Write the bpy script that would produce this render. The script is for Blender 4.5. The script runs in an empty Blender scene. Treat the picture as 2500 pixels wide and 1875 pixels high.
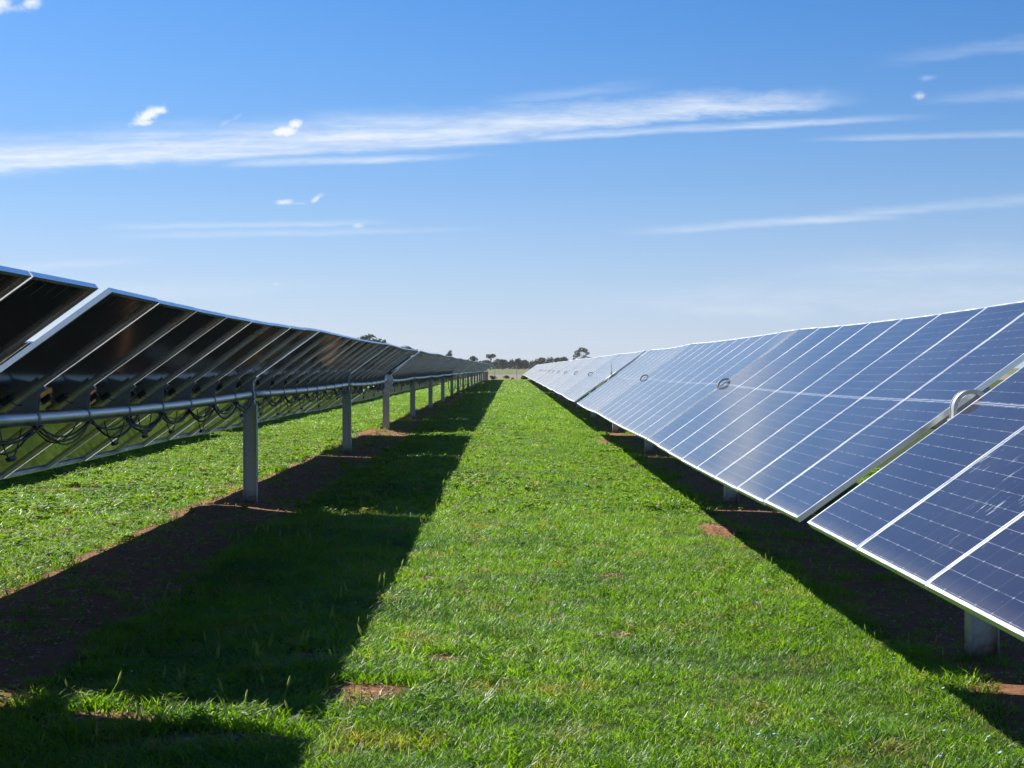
import bpy, math, random
import numpy as np
from mathutils import Vector, Matrix, noise
random.seed(7); rng = np.random.default_rng(11)
R = math.radians
S = bpy.context.scene
COL = S.collection

# ------------------------------------------------------------------ layout
CAM_H = 1.52
TILT = R(35.8); CT, ST = math.cos(TILT), math.sin(TILT)
PL, PW, PITCH = 2.10, 1.04, 1.06          # panel length (up the slope), width, pitch along the row
ROW_Z = 1.347                             # height of the panel centre line
ROWS = {'left': -3.02, 'right': 2.37, 'behind': -8.42}
ROW_Y = {'left': 0.16, 'right': 0.0, 'behind': 0.16}       # the rows are staggered a little
TUBE_OFF, TUBE_R = 0.150, 0.047
SAG = 0.027
BANKS = [(-1.02, 8), (7.70, 8), (16.27, 9), (25.91, 7), (34.78, 8), (43.36, 9), (53.0, 9), (62.64, 9), (72.28, 8), (80.86, 8)]
y = 90.0
while y < 176:
    n = 9 if len(BANKS) % 3 else 8
    BANKS.append((y, n)); y += n * PITCH + 0.10
def bank_end(b): return b[0] + b[1] * PITCH - 0.02
GAPS = [(bank_end(BANKS[i]) + BANKS[i + 1][0]) / 2 for i in range(len(BANKS) - 1)]
EDGES = [BANKS[0][0] - 0.1] + GAPS + [bank_end(BANKS[-1]) + 0.1]
ROW_END = EDGES[-1]
SUN = Vector((-0.71, 0.88, 1.0)).normalized()

# ------------------------------------------------------------------ helpers
def link(o, parent=None):
    COL.objects.link(o)
    if parent: o.parent = parent
    return o
def tag(o, label=None, cat=None, group=None, kind=None):
    if label: o['label'] = label
    if cat: o['category'] = cat
    if group: o['group'] = group
    if kind: o['kind'] = kind
    return o
def empty(name, loc, rot=(0, 0, 0)):
    o = bpy.data.objects.new(name, None); o.location = loc; o.rotation_euler = rot
    o.empty_display_size = 0.2
    return link(o)

class MB:
    def __init__(s): s.v, s.f, s.m, s.uv, s.sm = [], [], [], {}, []
    def face(s, pts, mi=0, smooth=False, uv=None):
        b = len(s.v); s.v += [tuple(p) for p in pts]; s.f.append(tuple(range(b, b + len(pts)))); s.m.append(mi); s.sm.append(smooth)
        if uv: s.uv[len(s.f) - 1] = uv
    def box(s, x0, x1, y0, y1, z0, z1, mi=0):
        b = len(s.v)
        s.v += [(x, y, z) for z in (z0, z1) for y in (y0, y1) for x in (x0, x1)]
        for q in ((0, 2, 3, 1), (4, 5, 7, 6), (0, 1, 5, 4), (2, 6, 7, 3), (0, 4, 6, 2), (1, 3, 7, 5)):
            s.f.append(tuple(b + i for i in q)); s.m.append(mi); s.sm.append(False)
    def prism(s, poly, axis, a0, a1, mi=0):
        # poly: 2-D outline, extruded along axis from a0 to a1 ('y': outline is x,z ; 'z': x,y)
        n = len(poly); b = len(s.v)
        for a in (a0, a1):
            for p in poly:
                s.v.append((p[0], a, p[1]) if axis == 'y' else (p[0], p[1], a))
        for i in range(n):
            j = (i + 1) % n
            s.f.append((b + i, b + j, b + n + j, b + n + i)); s.m.append(mi); s.sm.append(False)
        s.f.append(tuple(b + i for i in range(n))[::-1]); s.m.append(mi); s.sm.append(False)
        s.f.append(tuple(b + n + i for i in range(n))); s.m.append(mi); s.sm.append(False)
    def tube(s, path, r, seg=8, mi=0, cap=True):
        path = [Vector(p) for p in path]; b0 = len(s.v); n = len(path)
        rr = r if isinstance(r, (list, tuple)) else [r] * n
        prev = None
        for i, p in enumerate(path):
            t = (path[min(i + 1, n - 1)] - path[max(i - 1, 0)]).normalized()
            if prev is None:
                a = t.cross(Vector((0, 0, 1))) if abs(t.z) < 0.9 else t.cross(Vector((1, 0, 0)))
            else: a = prev - t * prev.dot(t)
            a.normalize(); prev = a; c = t.cross(a)
            for k in range(seg):
                w = 2 * math.pi * k / seg
                s.v.append(tuple(p + (a * math.cos(w) + c * math.sin(w)) * rr[i]))
        for i in range(n - 1):
            for k in range(seg):
                k2 = (k + 1) % seg
                s.f.append((b0 + i * seg + k, b0 + i * seg + k2, b0 + (i + 1) * seg + k2, b0 + (i + 1) * seg + k)); s.m.append(mi); s.sm.append(True)
        if cap:
            s.f.append(tuple(b0 + k for k in range(seg))[::-1]); s.m.append(mi); s.sm.append(False)
            s.f.append(tuple(b0 + (n - 1) * seg + k for k in range(seg))); s.m.append(mi); s.sm.append(False)
    def ring(s, cx, cz, ro, ri, y0, y1, a0=0, a1=2 * math.pi, seg=24, mi=0):
        closed = abs(a1 - a0 - 2 * math.pi) < 1e-6
        n = seg if closed else seg + 1; b = len(s.v)
        for i in range(n):
            a = a0 + (a1 - a0) * i / seg; c, q = math.cos(a), math.sin(a)
            s.v += [(cx + c * ro, y0, cz + q * ro), (cx + c * ro, y1, cz + q * ro), (cx + c * ri, y1, cz + q * ri), (cx + c * ri, y0, cz + q * ri)]
        for i in range(seg):
            j = (i + 1) % n if closed else i + 1
            for k in range(4):
                k2 = (k + 1) % 4
                s.f.append((b + i * 4 + k, b + j * 4 + k, b + j * 4 + k2, b + i * 4 + k2)); s.m.append(mi); s.sm.append(False)
        if not closed:
            s.f.append((b, b + 1, b + 2, b + 3)); s.m.append(mi); s.sm.append(False)
            e = b + seg * 4; s.f.append((e + 3, e + 2, e + 1, e)); s.m.append(mi); s.sm.append(False)
    def mesh(s, name, mats):
        me = bpy.data.meshes.new(name); me.from_pydata(s.v, [], s.f)
        for m in mats: me.materials.append(m)
        me.polygons.foreach_set('material_index', s.m); me.polygons.foreach_set('use_smooth', s.sm)
        if s.uv:
            ul = me.uv_layers.new(name='UVMap')
            for fi, uv in s.uv.items():
                for li, c in zip(me.polygons[fi].loop_indices, uv): ul.data[li].uv = c
        me.update(); return me
    def build(s, name, mats, parent=None, loc=(0, 0, 0)):
        o = bpy.data.objects.new(name, s.mesh(name, mats if isinstance(mats, (list, tuple)) else [mats]))
        o.location = loc; return link(o, parent)
def put(name, me, parent=None, loc=(0, 0, 0), rot=(0, 0, 0)):
    o = bpy.data.objects.new(name, me); o.location = loc; o.rotation_euler = rot
    return link(o, parent)

class NT:
    """small wrapper for node trees"""
    def __init__(s, tree): s.t = tree; s.n = tree.nodes; s.l = tree.links
    def add(s, typ, **kw):
        n = s.n.new(typ)
        for k, v in kw.items(): setattr(n, k, v)
        return n
    def put(s, sock, v):
        if hasattr(v, 'is_linked') or isinstance(v, bpy.types.NodeSocket): s.l.new(v, sock)
        else: sock.default_value = v
    def m(s, op, a, b=0.0, c=None, clamp=False):
        n = s.add('ShaderNodeMath', operation=op, use_clamp=clamp)
        s.put(n.inputs[0], a); s.put(n.inputs[1], b)
        if c is not None: s.put(n.inputs[2], c)
        return n.outputs[0]
    def sstep(s, x, lo, hi, a=0.0, b=1.0):
        n = s.add('ShaderNodeMapRange', interpolation_type='SMOOTHSTEP')
        s.put(n.inputs[0], x); s.put(n.inputs[1], lo); s.put(n.inputs[2], hi); s.put(n.inputs[3], a); s.put(n.inputs[4], b)
        return n.outputs[0]
    def comb(s, x, y, z=0.0):
        n = s.add('ShaderNodeCombineXYZ')
        for i, v in enumerate((x, y, z)): s.put(n.inputs[i], v)
        return n.outputs[0]
    def noise(s, vec, scale, detail=3.0, rough=0.55, dist=0.0):
        n = s.add('ShaderNodeTexNoise'); s.put(n.inputs['Vector'], vec)
        n.inputs['Scale'].default_value = scale; n.inputs['Detail'].default_value = detail
        n.inputs['Roughness'].default_value = rough; n.inputs['Distortion'].default_value = dist
        return n.outputs['Fac']
    def mix(s, f, a, b):
        n = s.add('ShaderNodeMix', data_type='RGBA'); s.put(n.inputs[0], f)
        for k, v in ((6, a), (7, b)):
            s.put(n.inputs[k], v if not isinstance(v, tuple) or len(v) == 4 else (*v, 1))
        return n.outputs[2]
def new_mat(name):
    m = bpy.data.materials.new(name); m.use_nodes = True
    t = NT(m.node_tree); b = m.node_tree.nodes['Principled BSDF']
    return m, t, b
def objco(t):
    return t.add('ShaderNodeTexCoord').outputs['Object']
def poss(t):
    return t.add('ShaderNodeNewGeometry').outputs['Position']

def simple_mat(name, col, rough=0.5, metal=0.0, var=0.25, scale=6.0, bump=0.0, spec=0.5):
    m, t, b = new_mat(name)
    nz = t.noise(objco(t), scale, 5, 0.6)
    f = t.sstep(nz, 0.3, 0.7)
    c = t.mix(f, tuple(x * (1 - var) for x in col), tuple(min(1, x * (1 + var)) for x in col))
    t.put(b.inputs['Base Color'], c); b.inputs['Roughness'].default_value = rough; b.inputs['Metallic'].default_value = metal
    t.put(b.inputs['Roughness'], t.m('ADD', t.m('MULTIPLY', f, 0.12), rough - 0.06))
    b.inputs['Specular IOR Level'].default_value = spec
    if bump:
        bn = t.add('ShaderNodeBump'); bn.inputs['Strength'].default_value = bump; bn.inputs['Distance'].default_value = 0.01
        t.put(bn.inputs['Height'], t.noise(objco(t), scale * 8, 4)); t.l.new(bn.outputs[0], b.inputs['Normal'])
    return m

# ------------------------------------------------------------------ materials
M = {}
M['alu'] = simple_mat('anodised aluminium', (0.84, 0.85, 0.86), 0.30, 0.85, 0.04, 3)
M['galv'] = simple_mat('galvanised steel', (0.56, 0.58, 0.56), 0.45, 0.35, 0.20, 14, 0.05)
M['tube'] = simple_mat('galvanised tube', (0.56, 0.58, 0.62), 0.34, 0.85, 0.12, 7, 0.02)
M['bracket'] = simple_mat('weathered zinc bracket', (0.30, 0.31, 0.33), 0.5, 0.6, 0.2, 8)
M['cable'] = simple_mat('black cable', (0.012, 0.012, 0.014), 0.5, 0, 0.1)
M['black'] = simple_mat('black plastic', (0.02, 0.02, 0.022), 0.45, 0, 0.1)
M['casing'] = simple_mat('pale grey casing', (0.72, 0.72, 0.70), 0.45, 0, 0.05)
M['wood'] = simple_mat('grey fence steel', (0.26, 0.26, 0.25), 0.7, 0.2, 0.2)

def panel_mats(dirty):
    m, t, b = new_mat('soiled solar glass' if dirty else 'solar glass')
    uv = t.add('ShaderNodeUVMap'); uv.uv_map = 'UVMap'
    sep = t.add('ShaderNodeSeparateXYZ'); t.l.new(uv.outputs[0], sep.inputs[0])
    u, v = sep.outputs[0], sep.outputs[1]          # metres: u up the slope (-1.05..1.05), v across (-.52...52)
    au = t.m('ABSOLUTE', u)
    RH, CW = 0.0845, 0.168
    ru = t.m('DIVIDE', t.m('SUBTRACT', au, 0.014), RH)
    du = t.m('MULTIPLY', t.m('ABSOLUTE', t.m('SUBTRACT', ru, t.m('ROUND', ru))), RH)     # distance to a cell-row line
    cv = t.m('DIVIDE', v, CW)
    dv = t.m('MULTIPLY', t.m('ABSOLUTE', t.m('SUBTRACT', cv, t.m('ROUND', cv))), CW)     # distance to a cell-column line
    inside = t.m('MULTIPLY', t.m('LESS_THAN', au, 1.032), t.m('LESS_THAN', t.m('ABSOLUTE', v), 0.508))
    row = t.sstep(du, 0.0008, 0.0018, 1, 0)
    colm = t.sstep(dv, 0.0007, 0.0014, 1, 0)
    dia = t.sstep(t.m('ADD', du, dv), 0.005, 0.008, 1, 0)
    nzv = t.noise(t.comb(t.m('MULTIPLY', u, 30.0), t.m('MULTIPLY', v, 9.0), 0), 1.0, 2)
    rowf = t.m('MULTIPLY', row, t.sstep(nzv, 0.30, 0.62, 0.25, 1.0))
    lines = t.m('MAXIMUM', t.m('MAXIMUM', t.m('MULTIPLY', rowf, 0.32), t.m('MULTIPLY', colm, 0.12)), t.m('MULTIPLY', dia, 0.45))
    mid = t.sstep(t.m('ABSOLUTE', t.m('SUBTRACT', au, 0.0065)), 0.0022, 0.0036, 1, 0)
    lines = t.m('MAXIMUM', lines, t.m('MULTIPLY', mid, t.sstep(nzv, 0.3, 0.5, 0.2, 0.6)))
    lines = t.m('MULTIPLY', lines, inside)
    info = t.add('ShaderNodeObjectInfo')
    cell = t.mix(info.outputs['Random'], (0.008, 0.008, 0.022), (0.014, 0.013, 0.034))
    base = t.mix(lines, cell, (0.62, 0.66, 0.72))
    pos = poss(t)
    tau = t.sstep(t.noise(pos, 1.7, 3, 0.6), 0.3, 0.75, 0.007, 0.012)                # a thin film of dust: the flatter the look across it, the more of it is in the way
    lower = t.sstep(t.m('ADD', u, t.m('MULTIPLY', t.noise(t.comb(u, t.m('MULTIPLY', v, 12.0), 0), 3.0, 2), 0.05)), -1.03, -0.93, 0.03, 0.0)   # dirt washed down to the low edge
    tau = t.m('ADD', tau, lower)
    geo = t.add('ShaderNodeNewGeometry'); dp = t.add('ShaderNodeVectorMath', operation='DOT_PRODUCT'); t.l.new(geo.outputs['Normal'], dp.inputs[0]); t.l.new(geo.outputs['Incoming'], dp.inputs[1])
    cosv = t.m('MAXIMUM', t.m('ABSOLUTE', dp.outputs['Value']), 0.015)
    dust = t.m('SUBTRACT', 1.0, t.m('EXPONENT', t.m('DIVIDE', t.m('MULTIPLY', tau, -1.0), cosv)))
    specks = t.sstep(t.noise(pos, 38, 1, 0.5), 0.74, 0.80, 0, 0.16)
    base = t.mix(specks, base, (0.6, 0.6, 0.6))
    rough = 0.055
    if dirty:
        vec = t.comb(t.m('MULTIPLY', u, 7.0), t.m('MULTIPLY', v, 34.0), 3.7)
        sm = t.sstep(t.noise(vec, 1.0, 4, 0.6, 0.3), 0.60, 0.70)
        reg = t.sstep(t.noise(t.comb(u, v, 1.3), 2.6, 1, 0.5), 0.50, 0.60)
        sm = t.m('MULTIPLY', t.m('MULTIPLY', sm, reg), 0.5)
        base = t.mix(sm, base, (0.72, 0.74, 0.78)); rough = t.m('ADD', t.m('MULTIPLY', sm, 0.4), rough)
    t.put(b.inputs['Base Color'], base); t.put(b.inputs['Roughness'], rough)
    b.inputs['IOR'].default_value = 1.45
    df = t.add('ShaderNodeBsdfDiffuse'); df.inputs['Color'].default_value = (0.50, 0.48, 0.465, 1); df.inputs['Roughness'].default_value = 0.3
    mx = t.add('ShaderNodeMixShader'); t.put(mx.inputs[0], dust); t.l.new(b.outputs[0], mx.inputs[1]); t.l.new(df.outputs[0], mx.inputs[2])
    t.l.new(mx.outputs[0], m.node_tree.nodes['Material Output'].inputs['Surface'])
    return m
M['front'] = panel_mats(False); M['front_dirty'] = panel_mats(True)
m, t, b = new_mat('rear solar glass'); M['rear'] = m
uv = t.add('ShaderNodeUVMap'); uv.uv_map = 'UVMap'
sep = t.add('ShaderNodeSeparateXYZ'); t.l.new(uv.outputs[0], sep.inputs[0])
au = t.m('ABSOLUTE', sep.outputs[0]); v = sep.outputs[1]
cv = t.m('DIVIDE', v, 0.168); dv = t.m('MULTIPLY', t.m('ABSOLUTE', t.m('SUBTRACT', cv, t.m('ROUND', cv))), 0.168)
tick = t.m('MULTIPLY', t.sstep(dv, 0.004, 0.007, 1, 0), t.m('MULTIPLY', t.m('GREATER_THAN', au, 0.90), t.m('LESS_THAN', t.m('ABSOLUTE', v), 0.45)))
ru = t.m('DIVIDE', t.m('SUBTRACT', au, 0.014), 0.0845); du = t.m('MULTIPLY', t.m('ABSOLUTE', t.m('SUBTRACT', ru, t.m('ROUND', ru))), 0.0845)
dia = t.sstep(t.m('ADD', du, dv), 0.005, 0.009, 0.28, 0)
brown = t.noise(poss(t), 1.4, 4)
base = t.mix(t.sstep(brown, 0.4, 0.7), (0.020, 0.017, 0.020), (0.036, 0.028, 0.026))
base = t.mix(t.m('MAXIMUM', t.m('MULTIPLY', tick, 0.5), t.m('MULTIPLY', dia, t.sstep(brown, 0.5, 0.6))), base, (0.42, 0.42, 0.46))
t.put(b.inputs['Base Color'], base); b.inputs['Roughness'].default_value = 0.09; b.inputs['IOR'].default_value = 1.5

# ------------------------------------------------------------------ one panel: laminate, frame, junction boxes
def laminate(mb, y0=0.0, z0=0.0, tilt=0.0, fm=0, bm=1):
    hx, hy = PL / 2 - 0.010, PW / 2 - 0.010
    uvq = [(-hx, -hy), (hx, -hy), (hx, hy), (-hx, hy)]
    xo = -0.0
    P = lambda x, y, z: (x, y0 + y, z0 + z + tilt * y)
    mb.face([P(x, y, -0.0015) for x, y in uvq], fm, uv=uvq)
    mb.face([P(x, y, -0.0075) for x, y in uvq[::-1]], bm, uv=uvq[::-1])
def frame_geo(mb, y0=0.0, z0=0.0, tilt=0.0, mi=0):
    hx, hy, lip, d, w = PL / 2, PW / 2, 0.0145, 0.030, 0.0025
    b0 = len(mb.v)
    mb.box(-hx, -hx + lip, -hy, hy, -0.010, 0.0, mi); mb.box(hx - lip, hx, -hy, hy, -0.010, 0.0, mi)
    mb.box(-hx + lip, hx - lip, -hy, -hy + lip, -0.010, 0.0, mi); mb.box(-hx + lip, hx - lip, hy - lip, hy, -0.010, 0.0, mi)
    mb.box(-hx, -hx + w, -hy, hy, -d, -0.010, mi); mb.box(hx - w, hx, -hy, hy, -d, -0.010, mi)
    mb.box(-hx + w, hx - w, -hy, -hy + w, -d, -0.010, mi); mb.box(-hx + w, hx - w, hy - w, hy, -d, -0.010, mi)
    f = 0.019
    mb.box(-hx + w, hx - w, -hy + w, -hy + f, -d, -d + w, mi); mb.box(-hx + w, hx - w, hy - f, hy - w, -d, -d + w, mi)
    mb.box(-hx + w, -hx + f, -hy + f, hy - f, -d, -d + w, mi); mb.box(hx - f, hx - w, -hy + f, hy - f, -d, -d + w, mi)
    for i in range(b0, len(mb.v)):
        x, yy, z = mb.v[i]; mb.v[i] = (x, y0 + yy, z0 + z + tilt * yy)
mb = MB(); laminate(mb); ME_LAM = mb.mesh('solar_panel', [M['front'], M['rear']])
ME_LAM_D = ME_LAM.copy(); ME_LAM_D.materials[0] = M['front_dirty']
mb = MB(); frame_geo(mb); ME_FRAME = mb.mesh('frame', [M['alu']])
mb = MB(); mb.box(-0.035, 0.035, -0.022, 0.022, -0.026, -0.0080)
mb.tube([(0.0, 0.03, -0.02), (0.0, 0.10, -0.045), (0.0, 0.2, -0.05), (-0.02, 0.3, -0.03)], 0.004, 6)
ME_JBOX = mb.mesh('junction_box', [M['black']])
# bracket under a seam: rail, two tapered side plates round the tube, strap
mb = MB()
mb.box(-0.18, 0.18, -0.024, 0.024, -0.052, -0.0315)
for s in (-1, 1):
    mb.prism([(-0.125, -0.052), (0.125, -0.052), (0.055, -0.135), (0.04, -0.150), (-0.04, -0.150), (-0.055, -0.135)], 'y', s * 0.024 - 0.002, s * 0.024 + 0.002)
mb.ring(0, -TUBE_OFF, TUBE_R + 0.005, TUBE_R - 0.001, -0.016, 0.016, seg=18)
ME_BRK = mb.mesh('mounting_bracket', [M['bracket']])

def w2l(dx, dz): return (dx * CT + dz * ST, -dx * ST + dz * CT)
def sag_at(i, yy):
    e0, e1 = EDGES[i], EDGES[i + 1]
    q = min(1, max(0, (yy - e0) / (e1 - e0)))
    k = SAG * (1 + 0.25 * math.sin(i * 2.3)) * (0.35 if i == 0 else 1)
    return -k * 4 * q * (1 - q), -k * 4 * (1 - 2 * q) / (e1 - e0)

ORD = ['nearest', 'second', 'third', 'fourth', 'fifth', 'sixth', 'seventh', 'eighth', 'ninth', 'tenth', 'eleventh', 'twelfth', 'thirteenth', 'fourteenth',
       'fifteenth', 'sixteenth', 'seventeenth', 'eighteenth', 'nineteenth', 'twentieth', 'twenty-first', 'twenty-second', 'twenty-third', 'twenty-fourth', 'twenty-fifth']
NUM = {7: 'seven', 8: 'eight', 9: 'nine'}
def cable_geo(i, y0, n):
    mb = MB(); rnd = random.Random(100 + i)
    def strand(ya, yb, drop, r, zo, xo, seg=9):
        pts = []
        for k in range(seg):
            q = k / (seg - 1); yy = ya + (yb - ya) * q
            s, _ = sag_at(i, yy)
            lx, lz = w2l(xo, s + zo - drop * 4 * q * (1 - q))
            pts.append((lx, yy, lz - TUBE_OFF))
        mb.tube(pts, r, 5)
        return pts
    for j in range(n):
        ya = y0 + j * PITCH + 0.0
        for c in range(4):
            a = ya + rnd.uniform(-0.12, 0.12); bb = a + PITCH * rnd.uniform(0.85, 1.25)
            if bb > EDGES[i + 1] - 0.03: bb = EDGES[i + 1] - 0.03
            strand(a, bb, rnd.uniform(0.05, 0.15), rnd.choice((0.005, 0.007, 0.010)), -0.045, rnd.uniform(0.0, 0.05))
        if rnd.random() < 0.8:
            a = ya + rnd.uniform(0.1, 0.5); dr = rnd.uniform(0.14, 0.22)
            p = strand(a, a + rnd.uniform(0.35, 0.6), dr, 0.0045, -0.05, rnd.uniform(0.0, 0.05))
            q = Vector(p[4]); mb.box(q.x - 0.012, q.x + 0.012, q.y - 0.055, q.y + 0.055, q.z - 0.012, q.z + 0.012)
    return mb
DETAIL_Y = 70.0
def tube_geo(i):
    mb = MB(); e0, e1 = EDGES[i], EDGES[i + 1]; pts = []
    for k in range(13):
        yy = e0 + (e1 - e0) * k / 12; s, _ = sag_at(i, yy); lx, lz = w2l(0, s)
        pts.append((lx, yy, lz - TUBE_OFF))
    mb.tube(pts, TUBE_R, 20); return mb
def make_bank(row, i):
    y0, n = BANKS[i]; X = ROWS[row]
    root = empty('solar_panel_bank', (X, ROW_Y[row], ROW_Z), (0, -TILT, 0))
    near = row != 'behind' and y0 < DETAIL_Y
    if near:
        for j in range(n):
            yy = y0 + j * PITCH + PW / 2; s, sl = sag_at(i, yy); lx, lz = w2l(0, s)
            wob = random.uniform(-0.0018, 0.0018)
            dirty = row == 'right' and i == 0 and j in (5, 6)
            p = put('solar_panel', ME_LAM_D if dirty else ME_LAM, root, (lx, yy, lz), (math.atan(sl * CT), wob, 0))
            if dirty: p['label'] = 'solar panel with white smears on its dark glass'
            put('frame', ME_FRAME, p)
            if row == 'left' and y0 < 50:
                for q in (-0.32, 0.0, 0.32): put('junction_box', ME_JBOX, p, (0, q, 0))
        for j in range(n + 1):
            yy = y0 + j * PITCH - 0.01
            if j == 0: yy += 0.05
            if j == n: yy -= 0.05
            s, sl = sag_at(i, yy); lx, lz = w2l(0, s)
            put('mounting_bracket', ME_BRK, root, (lx, yy, lz), (math.atan(sl * CT), 0, 0))
        tube_geo(i).build('torque_tube', M['tube'], root)
        if row == 'left': cable_geo(i, y0, n).build('cable_bundle', M['cable'], root)
    else:
        mb = MB(); mf = MB()
        for j in range(n):
            yy = y0 + j * PITCH + PW / 2; s, sl = sag_at(i, yy); lx, lz = w2l(0, s)
            a = len(mb.v); laminate(mb, yy, lz, sl * CT); mb.v[a:] = [(x + lx, q, z) for x, q, z in mb.v[a:]]
            a = len(mf.v); frame_geo(mf, yy, lz, sl * CT); mf.v[a:] = [(x + lx, q, z) for x, q, z in mf.v[a:]]
        mb.build('panel_glass', [M['front'], M['rear']], root)
        mf.build('panel_frames', M['alu'], root)
        tube_geo(i).build('torque_tube', M['tube'], root)
    last = i == len(BANKS) - 1
    pos = 'farthest' if last else ORD[i]
    if row == 'left':
        tag(root, f'{pos} bank of {NUM[n]} solar panels in the row seen from beneath', 'solar panels', 'banks of the row seen from beneath')
    elif row == 'right':
        tag(root, f'{pos} bank of {NUM[n]} solar panels in the row turning its blue glass to us', 'solar panels', 'banks of the row showing its glass')
    else:
        tag(root, f'{pos} bank of the hidden row behind the left one, throwing the far strip of shade', 'solar panels', 'banks of the row behind the left one')
    return root
for i in range(len(BANKS)):
    make_bank('left', i); make_bank('right', i)
    if BANKS[i][0] < 130: make_bank('behind', i)

# ------------------------------------------------------------------ posts with bearings
m, t, b = new_mat('galvanised post with mud at its foot'); M['post'] = m
ob = objco(t); spz = t.add('ShaderNodeSeparateXYZ'); t.l.new(ob, spz.inputs[0])
sp1 = t.add('ShaderNodeTexVoronoi'); sp1.inputs['Scale'].default_value = 55; t.l.new(ob, sp1.inputs['Vector'])
zc = t.mix(t.m('ADD', t.m('MULTIPLY', sp1.outputs['Distance'], 0.55), t.m('MULTIPLY', t.noise(ob, 6, 5, 0.65), 0.5)), (0.42, 0.44, 0.42), (0.62, 0.64, 0.61))
streak_ = t.sstep(t.noise(t.comb(t.m('MULTIPLY', spz.outputs[0], 60), t.m('MULTIPLY', spz.outputs[1], 60), t.m('MULTIPLY', spz.outputs[2], 2.5)), 1.0, 3), 0.55, 0.7, 0, 0.35)
zc = t.mix(streak_, zc, (0.34, 0.33, 0.30))
mud = t.m('MULTIPLY', t.sstep(t.m('ADD', spz.outputs[2], t.m('MULTIPLY', t.noise(ob, 22, 4), 0.22)), 0.10, 0.30, 1, 0), 0.85)
t.put(b.inputs['Base Color'], t.mix(mud, zc, (0.22, 0.11, 0.06))); b.inputs['Metallic'].default_value = 0.3; t.put(b.inputs['Roughness'], t.m('ADD', t.m('MULTIPLY', mud, 0.4), 0.45))
def post_mesh(h):
    mb = MB(); w, f, t = 0.075, 0.05, 0.006
    mb.box(-w + t, w - t, -t / 2, t / 2, -0.3, h)                     # web, facing along the row
    mb.box(-w, -w + t, -f, f, -0.3, h); mb.box(w - t, w, -f, f, -0.3, h)
    for q in (h - 0.05, h - 0.11, h - 0.17):
        for s in (-1, 1): mb.tube([(s * 0.035, -t / 2 - 0.012, q), (s * 0.035, -t / 2 + 0.001, q)], 0.011, 6)
    return mb.mesh('support_post', [M['post']])
TX = ST * TUBE_OFF; TZ = ROW_Z - CT * TUBE_OFF                        # tube centre relative to row
POST_H = TZ - 0.125
ME_POST = post_mesh(POST_H)
def bearing_mesh():
    mb = MB(); r, w = 0.098, 0.018                                    # an upside-down U that the tube hangs in
    cx, cz = -(TUBE_OFF - 0.048) * ST, (TUBE_OFF - 0.048) * CT
    for ro, ri, y0, y1 in ((r, r - w, -0.028, 0.028), (r + 0.004, r - 0.005, -0.0335, -0.0285), (r + 0.004, r - 0.005, 0.0285, 0.0335)):
        mb.ring(cx, cz, ro, ri, y0, y1, 0, math.pi, 20)
        for q in (-1, 1):
            x0, x1 = sorted((cx + q * ri, cx + q * ro))
            mb.box(x0, x1, y0, y1, -0.075, cz)
    return mb.mesh('bearing_hoop', [M['galv']])
def saddle_mesh():
    mb = MB()
    cx = -(TUBE_OFF - 0.048) * ST
    for s in (-1, 1):                                                 # two cheek plates that carry the hoop on the flanges
        mb.prism([(s * 0.0765, -0.32), (s * 0.0830, -0.32), (cx + s * 0.110, -0.10), (cx + s * 0.110, 0.03), (cx + s * 0.1035, 0.03), (cx + s * 0.1035, -0.10)][::s], 'y', -0.045, 0.045)
    mb.prism([(-0.075, -0.125), (0.075, -0.125), (0.03, -0.05), (-0.03, -0.05)], 'y', -0.012, 0.012)
    return mb.mesh('bearing_saddle', [M['galv']])
def clamp_mesh():
    mb = MB()
    for q in (-0.075, 0.075): mb.ring(0, 0, TUBE_R + 0.014, TUBE_R + 0.001, q - 0.018, q + 0.018, seg=20)
    mb.box(-0.02, 0.02, -0.06, 0.06, 0.048, 0.09)
    return mb.mesh('tube_clamp', [M['bracket']])
ME_BEAR, ME_SAD, ME_CLAMP = bearing_mesh(), saddle_mesh(), clamp_mesh()
def conduit_mesh():
    mb = MB()
    for s in (-1, 1):
        mb.tube([(s * 0.16, -0.16, TZ - 0.10), (s * 0.16, -0.16, 0.55), (s * 0.11, -0.14, 0.42), (s * 0.05, -0.12, 0.36), (s * 0.05, -0.12, -0.05)], 0.018, 8)
    return mb.mesh('cable_conduit', [M['cable']])
ME_COND = conduit_mesh()
ALLG = GAPS + [ROW_END + 0.02]
def ground_z(x, y):
    a = max(0.0, 1 - max(0, y - 40) / 160)
    z = 0.022 * a * noise.noise(Vector((x * 0.55, y * 0.4, 3))) + 0.012 * a * noise.noise(Vector((x * 2.1, y * 1.9, 8)))
    q = min(1, max(0, (y - 280) / 420)); z += 1.2 * q * q * (3 - 2 * q)
    for mx, my, mr, mh in MOUNDS:
        d = ((x - mx) ** 2 + (y - my) ** 2) / mr ** 2
        if d < 4: z += mh * math.exp(-d * 1.6)
    return z
MOUNDS = [(-3.05, 33.6, 0.5, 0.13), (-2.9, 51.2, 0.6, 0.10), (-3.15, 15.6, 0.55, 0.05), (2.0, 13.6, 0.5, 0.04), (-2.8, 42.6, 0.5, 0.06)]
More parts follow.
